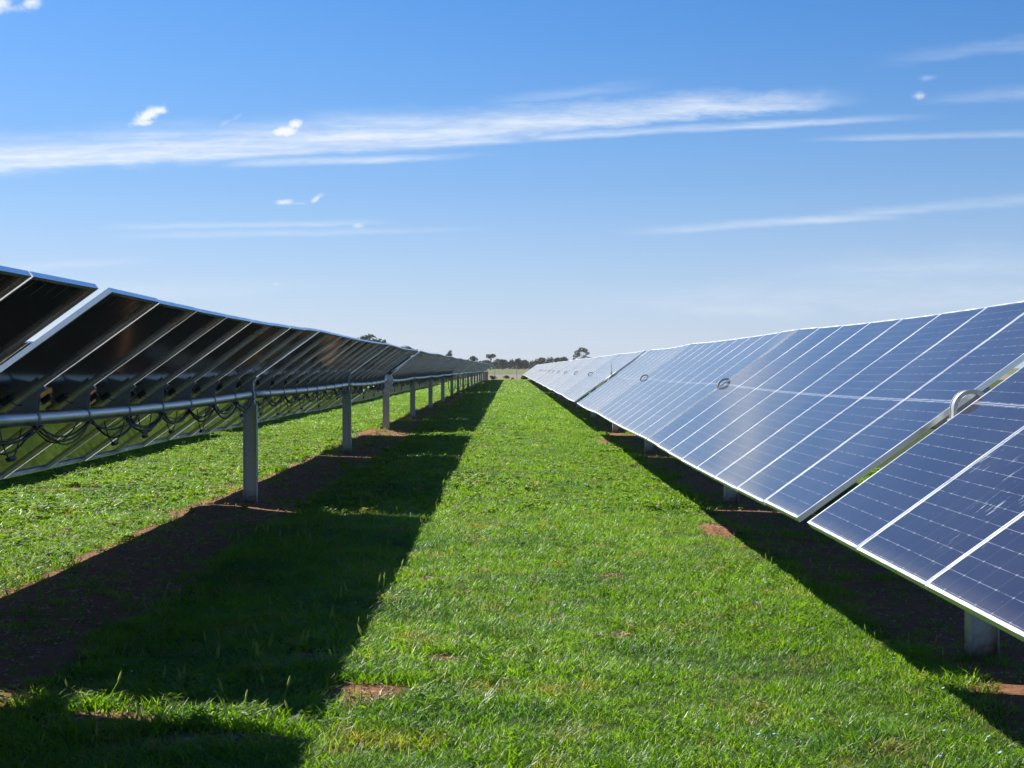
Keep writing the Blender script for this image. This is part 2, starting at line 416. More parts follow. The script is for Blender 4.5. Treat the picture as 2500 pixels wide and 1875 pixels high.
for row in ('left', 'right', 'behind'):
    for i, g in enumerate(ALLG):
        if row == 'behind' and g > 100: continue
        p = put('support_post', ME_POST, None, (ROWS[row] + TX, g + ROW_Y[row], 0))
        last = i == len(ALLG) - 1
        o = 'farthest' if last else ORD[i]
        lab = {'left': f'{o} galvanised steel post under the row seen from beneath',
               'right': f'{o} galvanised steel post under the low edge of the blue glass row',
               'behind': f'{o} steel post of the row hidden behind the left one'}[row]
        tag(p, lab, 'post', {'left': 'posts of the row seen from beneath', 'right': 'posts of the blue glass row', 'behind': 'posts of the row behind the left one'}[row])
        wide = abs(g - GAPS[3]) < 0.01
        if g < 120:
            if not wide:
                put('bearing_hoop', ME_BEAR, p, (0, 0, TZ))
                put('bearing_saddle', ME_SAD, p, (0, 0, TZ))
            put('tube_clamp', ME_CLAMP, p, (0, 0, TZ))
        if row == 'left' and 7 <= i <= 10: put('cable_conduit', ME_COND, p)

# ------------------------------------------------------------------ slew drives in the wide gap
def slew_drive(row, label):
    root = empty('slew_drive', (ROWS[row] + TX, GAPS[3] + ROW_Y[row], TZ))
    mb = MB(); mb.ring(0, 0, 0.175, 0.046, -0.06, 0.06, seg=32); mb.ring(0, 0, 0.12, 0.0475, -0.10, -0.0605, seg=24); mb.ring(0, 0, 0.12, 0.0475, 0.0605, 0.10, seg=24)
    mb.tube([(-0.17, 0, -0.17), (0.17, 0, -0.17)], 0.055, 14)
    mb.build('gear_housing', M['galv'], root)
    mb = MB(); mb.tube([(-0.171, 0, -0.17), (-0.36, 0, -0.17)], 0.045, 16); mb.tube([(-0.361, 0, -0.17), (-0.39, 0, -0.17)], 0.032, 12)
    mb.build('motor', M['black'], root)
    mb = MB(); mb.box(-0.09, 0.09, -0.085, 0.085, -0.145, -0.12); mb.box(-0.07, 0.07, -0.12, -0.1005, -0.3, -0.02)
    mb.build('mounting_plate', M['galv'], root)
    # tilted control box and small panel bracket that ride on the tube
    tr = Matrix.Rotation(-TILT, 3, 'Y')
    def tilted(mb):
        mb.v = [tuple(tr @ Vector(q)) for q in mb.v]; return mb
    mb = MB(); mb.box(-0.16, 0.14, 0.20, 0.44, 0.055, 0.16); tilted(mb).build('control_box', M['casing'], root)
    mb = MB(); mb.prism([(-0.05, 0.05), (0.06, 0.05), (0.85, 0.115), (0.85, 0.15), (-0.02, 0.15)], 'y', 0.50, 0.53)
    tilted(mb).build('support_arm', M['alu'], root)
    mb = MB(); mb.prism([(-0.04, 0.05), (0.05, 0.05), (0.34, 0.112), (-0.04, 0.112)], 'y', 0.40, 0.49)
    tilted(mb).build('gusset', M['black'], root)
    mb = MB(); mb.box(0.12, 0.80, -0.42, -0.10, 0.10, 0.125); mb.box(0.15, 0.25, -0.30, -0.22, 0.05, 0.10)
    tilted(mb).build('control_panel', M['black'], root)
    mb = MB(); a = tr @ Vector((0.02, 0.3, 0.16))
    mb.tube([a, a + Vector((0, 0, 0.05)), a + Vector((0, 0, 0.055)), a + Vector((0, 0, 0.30))], [0.016, 0.016, 0.008, 0.006], 8)
    mb.build('antenna', M['black'], root)
    tag(root, label, 'tracker drive', 'drives in the wide gaps')
slew_drive('left', 'grey drive with motor on the tube in the wide gap of the left row')
slew_drive('right', 'drive with a thin black antenna in the wide gap of the blue glass row')
slew_drive('behind', 'drive on the tube of the row hidden behind the left one')

# ------------------------------------------------------------------ terrain
def ax(pts):
    out = []
    for a, b_, st in pts: out += list(np.arange(a, b_, st))
    return out
xs = ax([(-3000, -600, 400), (-600, -100, 60), (-100, -14, 8), (-14, 8, 0.3), (8, 100, 8), (100, 600, 60), (600, 3001, 400)])
ys = ax([(-60, -4, 6), (-4, 36, 0.3), (36, 120, 1.5), (120, 240, 5), (240, 760, 20), (760, 3800, 300)])
vs = [(x, yy, ground_z(x, yy)) for yy in ys for x in xs]; nx = len(xs)
fs = [(j * nx + i, j * nx + i + 1, (j + 1) * nx + i + 1, (j + 1) * nx + i) for j in range(len(ys) - 1) for i in range(nx - 1)]
me = bpy.data.meshes.new('ground'); me.from_pydata(vs, [], fs); me.polygons.foreach_set('use_smooth', [True] * len(fs))
PATCH = [(-0.68, 6.75, 0.20, 0.26), (-0.36, 7.55, 0.16, 0.14), (-0.62, 7.6, 0.10, 0.10), (0.62, 8.3, 0.09, 0.10), (1.93, 13.6, 0.17, 0.55), (-5.55, 18.2, 0.35, 0.25), (1.95, 30.0, 0.16, 1.2), (-1.75, 6.25, 0.22, 0.16),
         (-0.55, 10.4, 0.12, 0.15), (0.75, 10.6, 0.10, 0.12), (-1.2, 5.9, 0.25, 0.12), (-1.05, 7.6, 0.18, 0.2)]
m, t, b = new_mat('red soil and turf'); M['ground'] = m
pos = poss(t); sp = t.add('ShaderNodeSeparateXYZ'); t.l.new(pos, sp.inputs[0]); px, py = sp.outputs[0], sp.outputs[1]
wob = t.m('MULTIPLY', t.m('SUBTRACT', t.noise(pos, 0.9, 4), 0.5), 0.9)
xw = t.m('ADD', px, wob)
def band(c, h): return t.sstep(t.m('ABSOLUTE', t.m('SUBTRACT', xw, c)), h - 0.12, h + 0.12, 1, 0)
dirt = t.m('MAXIMUM', t.m('MAXIMUM', band(-2.86, 0.66), band(2.78, 0.66)), band(-8.3, 0.7))
pw = t.m('MULTIPLY', t.m('SUBTRACT', t.noise(pos, 9, 3), 0.5), 1.1)
for cx, cy, rx, ry in PATCH:
    d = t.m('SQRT', t.m('ADD', t.m('POWER', t.m('DIVIDE', t.m('SUBTRACT', px, cx), rx), 2.0), t.m('POWER', t.m('DIVIDE', t.m('SUBTRACT', py, cy), ry), 2.0)))
    dirt = t.m('MAXIMUM', dirt, t.sstep(t.m('ADD', d, pw), 0.8, 1.2, 1, 0))
soil = t.mix(t.noise(pos, 14, 6, 0.7), (0.14, 0.055, 0.024), (0.42, 0.215, 0.110))
peb = t.sstep(t.noise(pos, 70, 2), 0.62, 0.7)
soil = t.mix(t.m('MULTIPLY', peb, 0.5), soil, (0.42, 0.33, 0.25))
turf = t.mix(t.noise(pos, 3, 5, 0.7), (0.04, 0.07, 0.012), (0.11, 0.15, 0.03))
turf = t.mix(t.sstep(t.noise(pos, 45, 3, 0.7), 0.35, 0.65), (0.025, 0.035, 0.010), turf)
near = t.mix(dirt, turf, soil)
bare = t.mix(t.noise(t.comb(px, t.m('MULTIPLY', py, 0.2), 0), 0.12, 5, 0.7), (0.17, 0.145, 0.10), (0.25, 0.22, 0.16))
fld = t.mix(t.noise(t.comb(px, t.m('MULTIPLY', py, 0.25), 2.0), 0.08, 6, 0.7), (0.10, 0.115, 0.045), (0.17, 0.185, 0.075))
yw = t.m('ADD', py, t.m('MULTIPLY', t.m('SUBTRACT', t.noise(pos, 0.25, 3), 0.5), 9.0))
far = t.mix(t.sstep(t.m('ADD', py, t.m('MULTIPLY', t.m('SUBTRACT', t.noise(pos, 0.05, 3), 0.5), 60.0)), 330, 350), bare, fld)
t.put(b.inputs['Base Color'], t.mix(t.sstep(yw, 190.5, 192.5), near, far)); b.inputs['Roughness'].default_value = 0.95
b.inputs['Specular IOR Level'].default_value = 0.15
bn = t.add('ShaderNodeBump'); bn.inputs['Strength'].default_value = 1.0; bn.inputs['Distance'].default_value = 0.045
t.put(bn.inputs['Height'], t.noise(pos, 13, 7, 0.72)); t.l.new(bn.outputs[0], b.inputs['Normal'])
me.materials.append(m)
g = put('ground', me); tag(g, kind='structure')

# ------------------------------------------------------------------ grass
def leaf_mat(name, c0, c1, trans=0.45, rough=0.38, spec=0.3, glow=1.3, hue=0.5, patch=0.0):
    m, t, b = new_mat(name)
    info = t.add('ShaderNodeObjectInfo'); pos = poss(t)
    big = t.sstep(t.noise(pos, 0.45, 3, 0.6), 0.35, 0.65)
    mid = t.sstep(t.noise(pos, 2.6, 4, 0.6), 0.3, 0.7)
    f = t.m('ADD', t.m('MULTIPLY', info.outputs['Random'], 0.4), t.m('ADD', t.m('MULTIPLY', big, 0.3), t.m('MULTIPLY', mid, 0.3)), clamp=True)
    c = t.mix(f, c0, c1)
    if patch:
        blue = t.sstep(t.noise(t.comb(t.m('ADD', big, 3.0), mid, t.noise(pos, 0.8, 3)), 2.5, 2), 0.5, 0.62)
        c = t.mix(t.m('MULTIPLY', t.sstep(t.noise(pos, 0.75, 4, 0.6), 0.5, 0.62), patch), c, (0.045, 0.125, 0.028))      # patches of a cooler, darker species
        c = t.mix(t.m('MULTIPLY', t.sstep(t.noise(pos, 1.15, 3, 0.6), 0.60, 0.70), patch), c, (0.23, 0.27, 0.02))      # yellowing patches
        dry = t.sstep(t.m('ADD', t.noise(pos, 2.3, 3), t.m('MULTIPLY', info.outputs['Random'], 0.3)), 0.78, 0.90, 0, 0.6)
        c = t.mix(dry, c, (0.27, 0.19, 0.07))
    t.put(b.inputs['Base Color'], c); b.inputs['Roughness'].default_value = rough; b.inputs['Specular IOR Level'].default_value = spec
    tr = t.add('ShaderNodeBsdfTranslucent')
    hs = t.add('ShaderNodeHueSaturation'); hs.inputs['Hue'].default_value = hue; hs.inputs['Value'].default_value = glow; hs.inputs['Saturation'].default_value = 1.1; t.l.new(c, hs.inputs['Color'])
    t.l.new(hs.outputs[0], tr.inputs['Color'])
    mx = t.add('ShaderNodeMixShader'); mx.inputs[0].default_value = trans
    t.l.new(b.outputs[0], mx.inputs[1]); t.l.new(tr.outputs[0], mx.inputs[2])
    t.l.new(mx.outputs[0], m.node_tree.nodes['Material Output'].inputs['Surface'])
    return m
M['grass'] = leaf_mat('grass blades', (0.060, 0.150, 0.016), (0.172, 0.310, 0.028), 0.50, 0.40, 0.32, 2.3, 0.490, 0.6)
M['head'] = leaf_mat('grass seed heads', (0.19, 0.25, 0.07), (0.28, 0.32, 0.12), 0.58, 0.6, 0.1, 1.8)

def tuft(nb, rad, h0, h1, w, heads=0, seg=3, lean=0.5):
    V, F, MI = [], [], []
    for k in range(nb):
        a = random.uniform(0, 6.283); r = rad * math.sqrt(random.random())
        bx, by = r * math.cos(a), r * math.sin(a)
        h = random.uniform(h0, h1); ww = w * random.uniform(0.7, 1.3)
        yaw = random.uniform(0, 6.283); dirx, diry = math.cos(yaw), math.sin(yaw)
        fa = yaw + math.pi / 2 + random.uniform(-0.6, 0.6); sx, sy = math.cos(fa), math.sin(fa)
        ln = random.uniform(0.1, lean) * h; curl = random.uniform(0.2, 1.1) * h
        b0 = len(V)
        for s in range(seg + 1):
            q = s / seg
            cx = bx + dirx * (ln * q + curl * q ** 2.5 * 0.7); cy = by + diry * (ln * q + curl * q ** 2.5 * 0.7)
            z = h * (q - 0.30 * q ** 3 * (curl / h)) - 0.01
            wd = ww * (1 - q ** 1.6) * 0.5 + 0.0003
            if s == seg: V.append((cx, cy, z))
            else: V += [(cx - sx * wd, cy - sy * wd, z), (cx + sx * wd, cy + sy * wd, z)]
        for s in range(seg - 1):
            i = b0 + 2 * s; F.append((i, i + 1, i + 3, i + 2)); MI.append(0)
        i = b0 + 2 * (seg - 1); F.append((i, i + 1, i + 2)); MI.append(0)
    for k in range(heads):
        a = random.uniform(0, 6.283); bx, by = rad * 0.7 * math.cos(a), rad * 0.7 * math.sin(a)
        h = random.uniform(h1 * 0.85, h1 * 1.15); lx, ly = random.uniform(-.5, .5) * h, random.uniform(-.5, .5) * h
        b0 = len(V); V += [(bx - .001, by, 0), (bx + .001, by, 0), (bx + lx + .001, by + ly, h), (bx + lx - .001, by + ly, h)]
        F.append((b0, b0 + 1, b0 + 2, b0 + 3)); MI.append(0)
        L = random.uniform(0.028, 0.048); rr = random.uniform(0.003, 0.005)
        for ang in (0, 1.05, 2.1):
            ca, sa = math.cos(ang), math.sin(ang); b0 = len(V)
            for q, wq in ((0, .3), (.3, 1.0), (.7, .75), (1.0, .15)):
                px_, py_, z_ = bx + lx * (1 + q * .25), by + ly * (1 + q * .25), h + L * q
                V += [(px_ - ca * rr * wq, py_ - sa * rr * wq, z_), (px_ + ca * rr * wq, py_ + sa * rr * wq, z_)]
            for s in range(3):
                i = b0 + 2 * s; F.append((i, i + 1, i + 3, i + 2)); MI.append(1)
    me = bpy.data.meshes.new('grass_tuft'); me.from_pydata(V, [], F)
    me.materials.append(M['grass']); me.materials.append(M['head'])
    me.polygons.foreach_set('material_index', MI); me.update()
    o = bpy.data.objects.new('grass_tuft', me); o['kind'] = 'stuff'
    if heads: o['heads'] = 'yes'
    return o
def weed(nl, size, w):
    V, F = [], []
    for k in range(nl):
        a = random.uniform(0, 6.283); L = size * random.uniform(0.5, 1.1); ca, sa = math.cos(a), math.sin(a); up = random.uniform(0.1, 0.9); z0 = random.uniform(0.005, 0.05)
        ww = w * random.uniform(0.7, 1.2); ox, oy = random.uniform(-1, 1) * size * 0.5, random.uniform(-1, 1) * size * 0.5; tw = random.uniform(-.5, .5) * ww
        b0 = len(V)
        for q, wq in ((0.0, 0.25), (0.45, 1.0), (0.8, 0.8)):
            z = z0 + L * up * (q - 0.45 * q * q)
            V += [(ox + ca * L * q - sa * ww * wq / 2, oy + sa * L * q + ca * ww * wq / 2, z + tw * wq), (ox + ca * L * q + sa * ww * wq / 2, oy + sa * L * q - ca * ww * wq / 2, z - tw * wq)]
        V.append((ox + ca * L, oy + sa * L, z0 + L * up * 0.55))
        F += [(b0, b0 + 1, b0 + 3, b0 + 2), (b0 + 2, b0 + 3, b0 + 5, b0 + 4), (b0 + 4, b0 + 5, b0 + 6)]
    me = bpy.data.meshes.new('broad_leaf_weed'); me.from_pydata(V, [], F); me.materials.append(M['weed']); me.update()
    o = bpy.data.objects.new('broad_leaf_weed', me); o['kind'] = 'stuff'; return o
M['weed'] = leaf_mat('broad weed leaves', (0.065, 0.155, 0.014), (0.190, 0.31, 0.026), 0.52, 0.5, 0.2, 1.9, 0.488, 0.4)
near_t = [tuft(26, 0.065, 0.028, 0.085, 0.0050, lean=1.0) for _ in range(6)] + [tuft(16, 0.06, 0.03, 0.09, 0.005, heads=1, lean=0.9)] + [weed(22, 0.036, 0.0085), weed(24, 0.030, 0.007)]
mid_t = [tuft(24, 0.12, 0.03, 0.085, 0.0100, seg=2, lean=1.0) for _ in range(4)] + [tuft(18, 0.10, 0.04, 0.09, 0.0095, heads=1, seg=2)] + [weed(34, 0.060, 0.013), weed(30, 0.050, 0.011)]
far_t = [tuft(34, 0.28, 0.04, 0.10, 0.024, seg=2, lean=0.9) for _ in range(3)]
vfar_t = [tuft(38, 0.6, 0.05, 0.11, 0.055, seg=2, lean=0.9) for _ in range(2)]
ALL_T = near_t + mid_t + far_t + vfar_t
# where grass grows
def strip_density(x, y):
    wob = 0.9 * (noise.noise(Vector((x * 0.9, y * 0.9, 5.0))) * 0.5)
    xx = x + wob * 0.6
    d = 1.0
    for c, h, lo in ((-2.86, 0.64, 0.05), (2.78, 0.64, 0.06), (-8.3, 0.7, 0.1)):
        q = abs(xx - c)
        if q < h - 0.12: d = min(d, lo)
        elif q < h + 0.15: d = min(d, lo + (1 - lo) * (q - h + 0.12) / 0.27)
    for cx, cy, rx, ry in PATCH:
        q = math.hypot((x - cx) / rx, (y - cy) / ry) + noise.noise(Vector((x * 9, y * 9, 1))) * 0.5
        if q < 1: d = min(d, 0.03)
        elif q < 1.3: d = min(d, 0.4)
    n = noise.noise(Vector((x * 1.3, y * 1.1, 9)))
    if n > 0.42: d *= 0.7
    return d
pts, rots, scls, ids = [], [], [], []
def scatter(x0, x1, y0, y1, dens, first, count, smin, smax, fov=True, hi=None):
    n = int((x1 - x0) * (y1 - y0) * dens)
    X = rng.uniform(x0, x1, n); Y = rng.uniform(y0, y1, n); Q = rng.random(n); Z = rng.random(n); A = rng.uniform(0, 6.283, n)
    K = rng.integers(0, count, n)
    for k in range(n):
        x, yy = X[k], Y[k]
        if fov and abs(x) > yy * 0.38 + 2.6: continue
        if Q[k] > strip_density(x, yy): continue
        if 0 < len(ALL_T[first + int(K[k])].get('heads', '')) and rng.random() > 0.40: K[k] = 1
        if 'weed' in ALL_T[first + int(K[k])].name and x > -3.3 and rng.random() > 0.45: K[k] = 0
        hgt = 0.80 + 0.55 * noise.noise(Vector((x * 0.8, yy * 0.5, 2))) + 0.35 * noise.noise(Vector((x * 3.1, yy * 2.7, 4)))
        if -2.3 < x < -0.9: hgt += 0.2
        pts.append((x, yy, ground_z(x, yy))); rots.append(A[k]); ids.append(first + int(K[k]))
        scls.append((smin + (smax - smin) * Z[k]) * max(0.45, hgt))
N, Mi, Fa, Vf = len(near_t), len(mid_t), len(far_t), len(vfar_t)
scatter(-4.0, 4.5, 1.5, 4.2, 260, 0, N, 0.75, 1.35)
scatter(-4.0, 5.2, 4.2, 9.0, 560, 0, N, 0.75, 1.35)
scatter(-4.0, 5.2, 9.0, 15.0, 420, 0, N, 0.75, 1.35)
scatter(-7.5, 5.5, 15.0, 36.0, 150, N, Mi, 0.8, 1.4)
scatter(-9.5, -3.2, 11.0, 15.0, 160, N, Mi, 0.7, 1.2)
scatter(-9.0, 4.0, 36.0, 46.0, 60, N, Mi, 0.8, 1.3)
scatter(-8.0, 3.0, 46.0, 58.0, 28, N, Mi, 0.8, 1.3)
scatter(-11.0, 6.0, 36.0, 85.0, 22, N + Mi, Fa, 0.8, 1.3)
scatter(-13.0, 6.0, 85.0, 190.5, 7, N + Mi + Fa, Vf, 0.8, 1.3)
print('grass tufts', len(pts))
me = bpy.data.meshes.new('grass'); me.from_pydata(pts, [], [])
for nm, typ, dat in (('rot', 'FLOAT', rots), ('scl', 'FLOAT', scls), ('idx', 'INT', ids)):
    a = me.attributes.new(nm, typ, 'POINT'); a.data.foreach_set('value', dat)
grass = put('grass', me); tag(grass, kind='stuff'); grass['label'] = 'short green grass growing between and under the panel rows'
ng = bpy.data.node_groups.new('grow', 'GeometryNodeTree')
ng.interface.new_socket('Geometry', in_out='INPUT', socket_type='NodeSocketGeometry'); ng.interface.new_socket('Geometry', in_out='OUTPUT', socket_type='NodeSocketGeometry')
gi, go = ng.nodes.new('NodeGroupInput'), ng.nodes.new('NodeGroupOutput'); jn = ng.nodes.new('GeometryNodeJoinGeometry'); ng.links.new(jn.outputs[0], go.inputs[0])
def attr(nm, typ):
    n = ng.nodes.new('GeometryNodeInputNamedAttribute'); n.data_type = typ; n.inputs['Name'].default_value = nm; return n.outputs['Attribute']
A_r, A_s, A_i = attr('rot', 'FLOAT'), attr('scl', 'FLOAT'), attr('idx', 'INT')
cx_ = ng.nodes.new('ShaderNodeCombineXYZ'); ng.links.new(A_r, cx_.inputs[2])
for k, o in enumerate(ALL_T):
    oi = ng.nodes.new('GeometryNodeObjectInfo'); oi.inputs['Object'].default_value = o; oi.inputs['As Instance'].default_value = False
    cmp_ = ng.nodes.new('FunctionNodeCompare'); cmp_.data_type = 'INT'; cmp_.operation = 'EQUAL'
    ng.links.new(A_i, [s for s in cmp_.inputs if s.type == 'INT'][0]); [s for s in cmp_.inputs if s.type == 'INT'][1].default_value = k
    ip = ng.nodes.new('GeometryNodeInstanceOnPoints'); ng.links.new(gi.outputs[0], ip.inputs['Points']); ng.links.new(cmp_.outputs[0], ip.inputs['Selection'])
    ng.links.new(oi.outputs['Geometry'], ip.inputs['Instance']); ng.links.new(cx_.outputs[0], ip.inputs['Rotation']); ng.links.new(A_s, ip.inputs['Scale'])
    ng.links.new(ip.outputs[0], jn.inputs[0])
md = grass.modifiers.new('grow', 'NODES'); md.node_group = ng
# small blue flowers among the grass
M['petal'] = simple_mat('blue petals', (0.22, 0.30, 0.72), 0.6, 0, 0.3, 30)
mb = MB()
for k in range(1800):
    yy = 5 + 30 * random.random() ** 1.6; x = random.uniform(-2.0, 1.9) if random.random() < 0.8 else random.uniform(-7, -3.7)
    if abs(x) > yy * 0.37 + 1 or noise.noise(Vector((x * 0.8, yy * 0.5, 30))) < -0.05: continue
    z = ground_z(x, yy) + random.uniform(0.08, 0.12); r = random.uniform(0.004, 0.0075) * (1 + yy / 40); a0 = random.random() * 6
    tx, ty = random.uniform(-.6, .6), random.uniform(-.9, .2)
    mb.face([(x + r * math.cos(a0 + q), yy + r * math.sin(a0 + q), z + r * (tx * math.cos(a0 + q) + ty * math.sin(a0 + q))) for q in (0, 1.26, 2.51, 3.77, 5.03)], 0)
o = mb.build('wildflowers', M['petal']); tag(o, 'tiny pale blue flowers dotted through the grass', kind='stuff')

# straw, chips and small stones lying on the bare soil
M['litter'] = simple_mat('straw and chips', (0.38, 0.25, 0.15), 0.8, 0, 0.5, 25)
mb = MB()
for k in range(9000):
    yy = 4.5 + 32 * random.random() ** 1.7
    x = random.choice((-2.95, -2.95, 2.7)) + random.gauss(0, 0.38)
    if k % 14 == 0:
        c_ = random.choice(PATCH); x, yy = c_[0] + random.gauss(0, 0.5) * c_[2], c_[1] + random.gauss(0, 0.5) * c_[3]
    if abs(x) > yy * 0.37 + 1: continue
    z = ground_z(x, yy); a0 = random.random() * 6.28; L = random.uniform(0.006, 0.03); w_ = random.uniform(0.002, 0.006) * (1 if L > 0.015 else 2)
    ca, sa = math.cos(a0), math.sin(a0); tz = random.uniform(-.3, .3) * L
    P4 = [(x - ca * L - sa * w_, yy - sa * L + ca * w_, z + 0.006 - tz), (x - ca * L + sa * w_, yy - sa * L - ca * w_, z + 0.004 - tz), (x + ca * L + sa * w_, yy + sa * L - ca * w_, z + 0.006 + tz), (x + ca * L - sa * w_, yy + sa * L + ca * w_, z + 0.010 + tz)]
    mb.face(P4, 0); mb.face([(x, yy, z + 0.016 + abs(tz)), P4[2], P4[3]], 0)
o = mb.build('soil_litter', M['litter']); tag(o, 'straw and small stones lying on the bare red soil', kind='stuff')

# ------------------------------------------------------------------ trees, bushes and fence beyond the rows
M['foliage'] = leaf_mat('gum leaves', (0.034, 0.042, 0.030), (0.064, 0.072, 0.050), 0.25, 0.5)
M['foliage_dry'] = leaf_mat('dry scrub leaves', (0.075, 0.060, 0.045), (0.12, 0.10, 0.07), 0.2, 0.6)
M['bark'] = simple_mat('gum bark', (0.20, 0.16, 0.13), 0.85, 0, 0.3, 3)
def clump_mesh(blobs, leaf, per, name, mat, seed, flat=0.75):
    rn = random.Random(seed); V, F = [], []
    for (cx, cy, cz, r) in blobs:
        for k in range(int(per * r * r)):
            d = Vector((rn.gauss(0, 1), rn.gauss(0, 1), rn.gauss(0, 1))).normalized()
            rr = r * (0.55 + 0.5 * rn.random()); c = Vector((cx + d.x * rr, cy + d.y * rr, cz + d.z * rr * flat))
            u = Vector((rn.gauss(0, 1), rn.gauss(0, 1), rn.gauss(0, 1))).normalized(); w = u.cross(Vector((rn.random(), rn.random(), rn.random()))).normalized()
            s = leaf * rn.uniform(0.6, 1.4); b0 = len(V)
            V += [tuple(c - u * s), tuple(c + w * s * 0.5), tuple(c + u * s), tuple(c - w * s * 0.5)]; F.append((b0, b0 + 1, b0 + 2, b0 + 3))
    me = bpy.data.meshes.new(name); me.from_pydata(V, [], F); me.materials.append(mat); me.update(); return me
def tree_meshes(kind, seed):
    rn = random.Random(seed); mb = MB(); blobs = []
    if kind == 'tall':                                           # open gum tree, 9 m
        mb.tube([(0, 0, -0.3), (0.1, 0, 2.2), (0.0, 0, 3.6)], [0.32, 0.24, 0.2], 8)
        for ex, ez, r in ((-2.3, 5.4, 1.0), (-1.5, 6.9, 1.25), (0.2, 7.9, 1.35), (1.5, 7.6, 1.2), (2.4, 6.4, 0.9), (-2.7, 4.2, 0.75), (1.4, 4.9, 1.1), (-0.9, 5.6, 0.8), (1.0, 3.4, 0.9), (2.9, 3.2, 1.0), (3.6, 2.7, .7)):
            mb.tube([(0, 0, 2.6), (ex * 0.45, rn.uniform(-.4, .4), 2.6 + (ez - 2.6) * 0.6), (ex, rn.uniform(-.8, .8), ez - 0.2)], [0.14, 0.09, 0.04], 6)
            blobs.append((ex, rn.uniform(-1, 1), ez, r))
    elif kind == 'umbrella':                                     # crown on a bare stem
        mb.tube([(0, 0, -0.3), (-0.15, 0, 1.8), (0.1, 0, 3.6)], [0.22, 0.17, 0.12], 8)
        for k in range(7):
            a = k * 0.9; ex, ez = 1.3 * math.cos(a) * (0.5 + 0.5 * rn.random()), 4.4 + 0.6 * rn.random()
            mb.tube([(0.05, 0, 3.0), (ex * 0.7, 0.4 * math.sin(a), ez - 0.4)], [0.09, 0.04], 6); blobs.append((ex, math.sin(a), ez, rn.uniform(0.65, 0.95)))
    else:                                                        # rounded mallee of several heads
        mb.tube([(0, 0, -0.3), (0.1, 0, 1.2), (0, 0.1, 2.2)], [0.2, 0.15, 0.1], 8)
        for k in range(8):
            a = rn.uniform(0, 6.28); d = rn.uniform(0.3, 1.5); ez = rn.uniform(1.1, 3.6 - 0.6 * d)
            mb.tube([(0.05, 0, 0.8), (d * math.cos(a) * 0.8, d * math.sin(a) * 0.8, ez)], [0.08, 0.03], 6)
            blobs.append((d * math.cos(a), d * math.sin(a), ez, rn.uniform(0.7, 1.1)))
    tr = mb.mesh('trunk', [M['bark']])
    return tr, clump_mesh(blobs, 0.26, 120 if kind == 'tall' else 95, 'crown', M['foliage'], seed)
TM = {'tall': [tree_meshes('tall', 3)], 'umbrella': [tree_meshes('umbrella', 5)], 'round': [tree_meshes('round', s) for s in (21, 22, 23, 24)]}
def tree(px, Y, hh, kind, label, var=0, rz=0.0, wide=1.0):
    """px: bearing as pixels of a 2500 px wide view from the track; Y: metres away; hh: height in metres"""
    x = (px - 1253) / 3550 * Y
    base = {'tall': 9.0, 'umbrella': 5.3, 'round': 4.2}[kind]
    r = empty('gum_tree' if kind != 'round' else 'scrub_tree', (x, Y, ground_z(x, Y)), (0, 0, rz)); s = hh / base; r.scale = (s * wide, s * wide, s)
    tr, cr = TM[kind][var % len(TM[kind])]
    put('trunk', tr, r); put('crown', cr, r); tag(r, label, 'tree', 'trees on the horizon'); return r
FY = 620.0
tree(1425, 600, 9.3, 'tall', 'tall open gum tree with forked trunk standing above the far glass panels')
tree(1204, 560, 5.9, 'umbrella', 'small umbrella-crowned gum tree just beyond the end of the left row')
tree(1160, 520, 5.8, 'round', 'pale rounded tree peeping over the last panels of the left row', 1, wide=0.7)
tree(1095, 420, 6.6, 'round', 'small pointed tree crown above the middle of the left row', 2, wide=0.45)
tree(1105, 430, 6.5, 'round', 'narrow tree crown beside the pointed one over the left row', 0, wide=0.45)
for k, (px, hh) in enumerate(((904, 10.0), (921, 9.7), (943, 9.2))):
    tree(px, 330, hh * 0.92, 'round', ['leftmost of the three olive tree crowns showing above the left row', 'middle of the three olive tree crowns above the left row', 'rightmost of the three olive tree crowns above the left row'][k], k, k * 1.3)
tree(992, 340, 7.3, 'round', 'left one of two low dark crowns behind the panels of the left row', 1, 0.5)
tree(1006, 345, 7.0, 'round', 'right one of two low dark crowns behind the panels of the left row', 3, 1.5)
line = [(1192, 4.9), (1201, 4.3), (1211, 4.6), (1220, 5.1), (1234, 5.0), (1247, 4.2), (1259, 5.4), (1272, 4.9), (1285, 4.8), (1299, 4.2), (1312, 5.2), (1324, 4.7), (1330, 6.2), (1343, 4.6), (1356, 6.3), (1368, 5.6), (1381, 6.1), (1394, 5.0), (1408, 4.9), (1440, 5.5), (1446, 6.2), (1490, 7.2), (1178, 3.9)]
line.sort()
for k, (px, hh) in enumerate(line):
    tree(px, FY + 40 * math.sin(k * 2.1), hh * 0.93, 'round', f'{ORD[k].replace("nearest", "leftmost")} dark scrub tree from the left along the horizon tree line', k, k * 0.8, 1.0 + 0.25 * math.sin(k * 1.7))
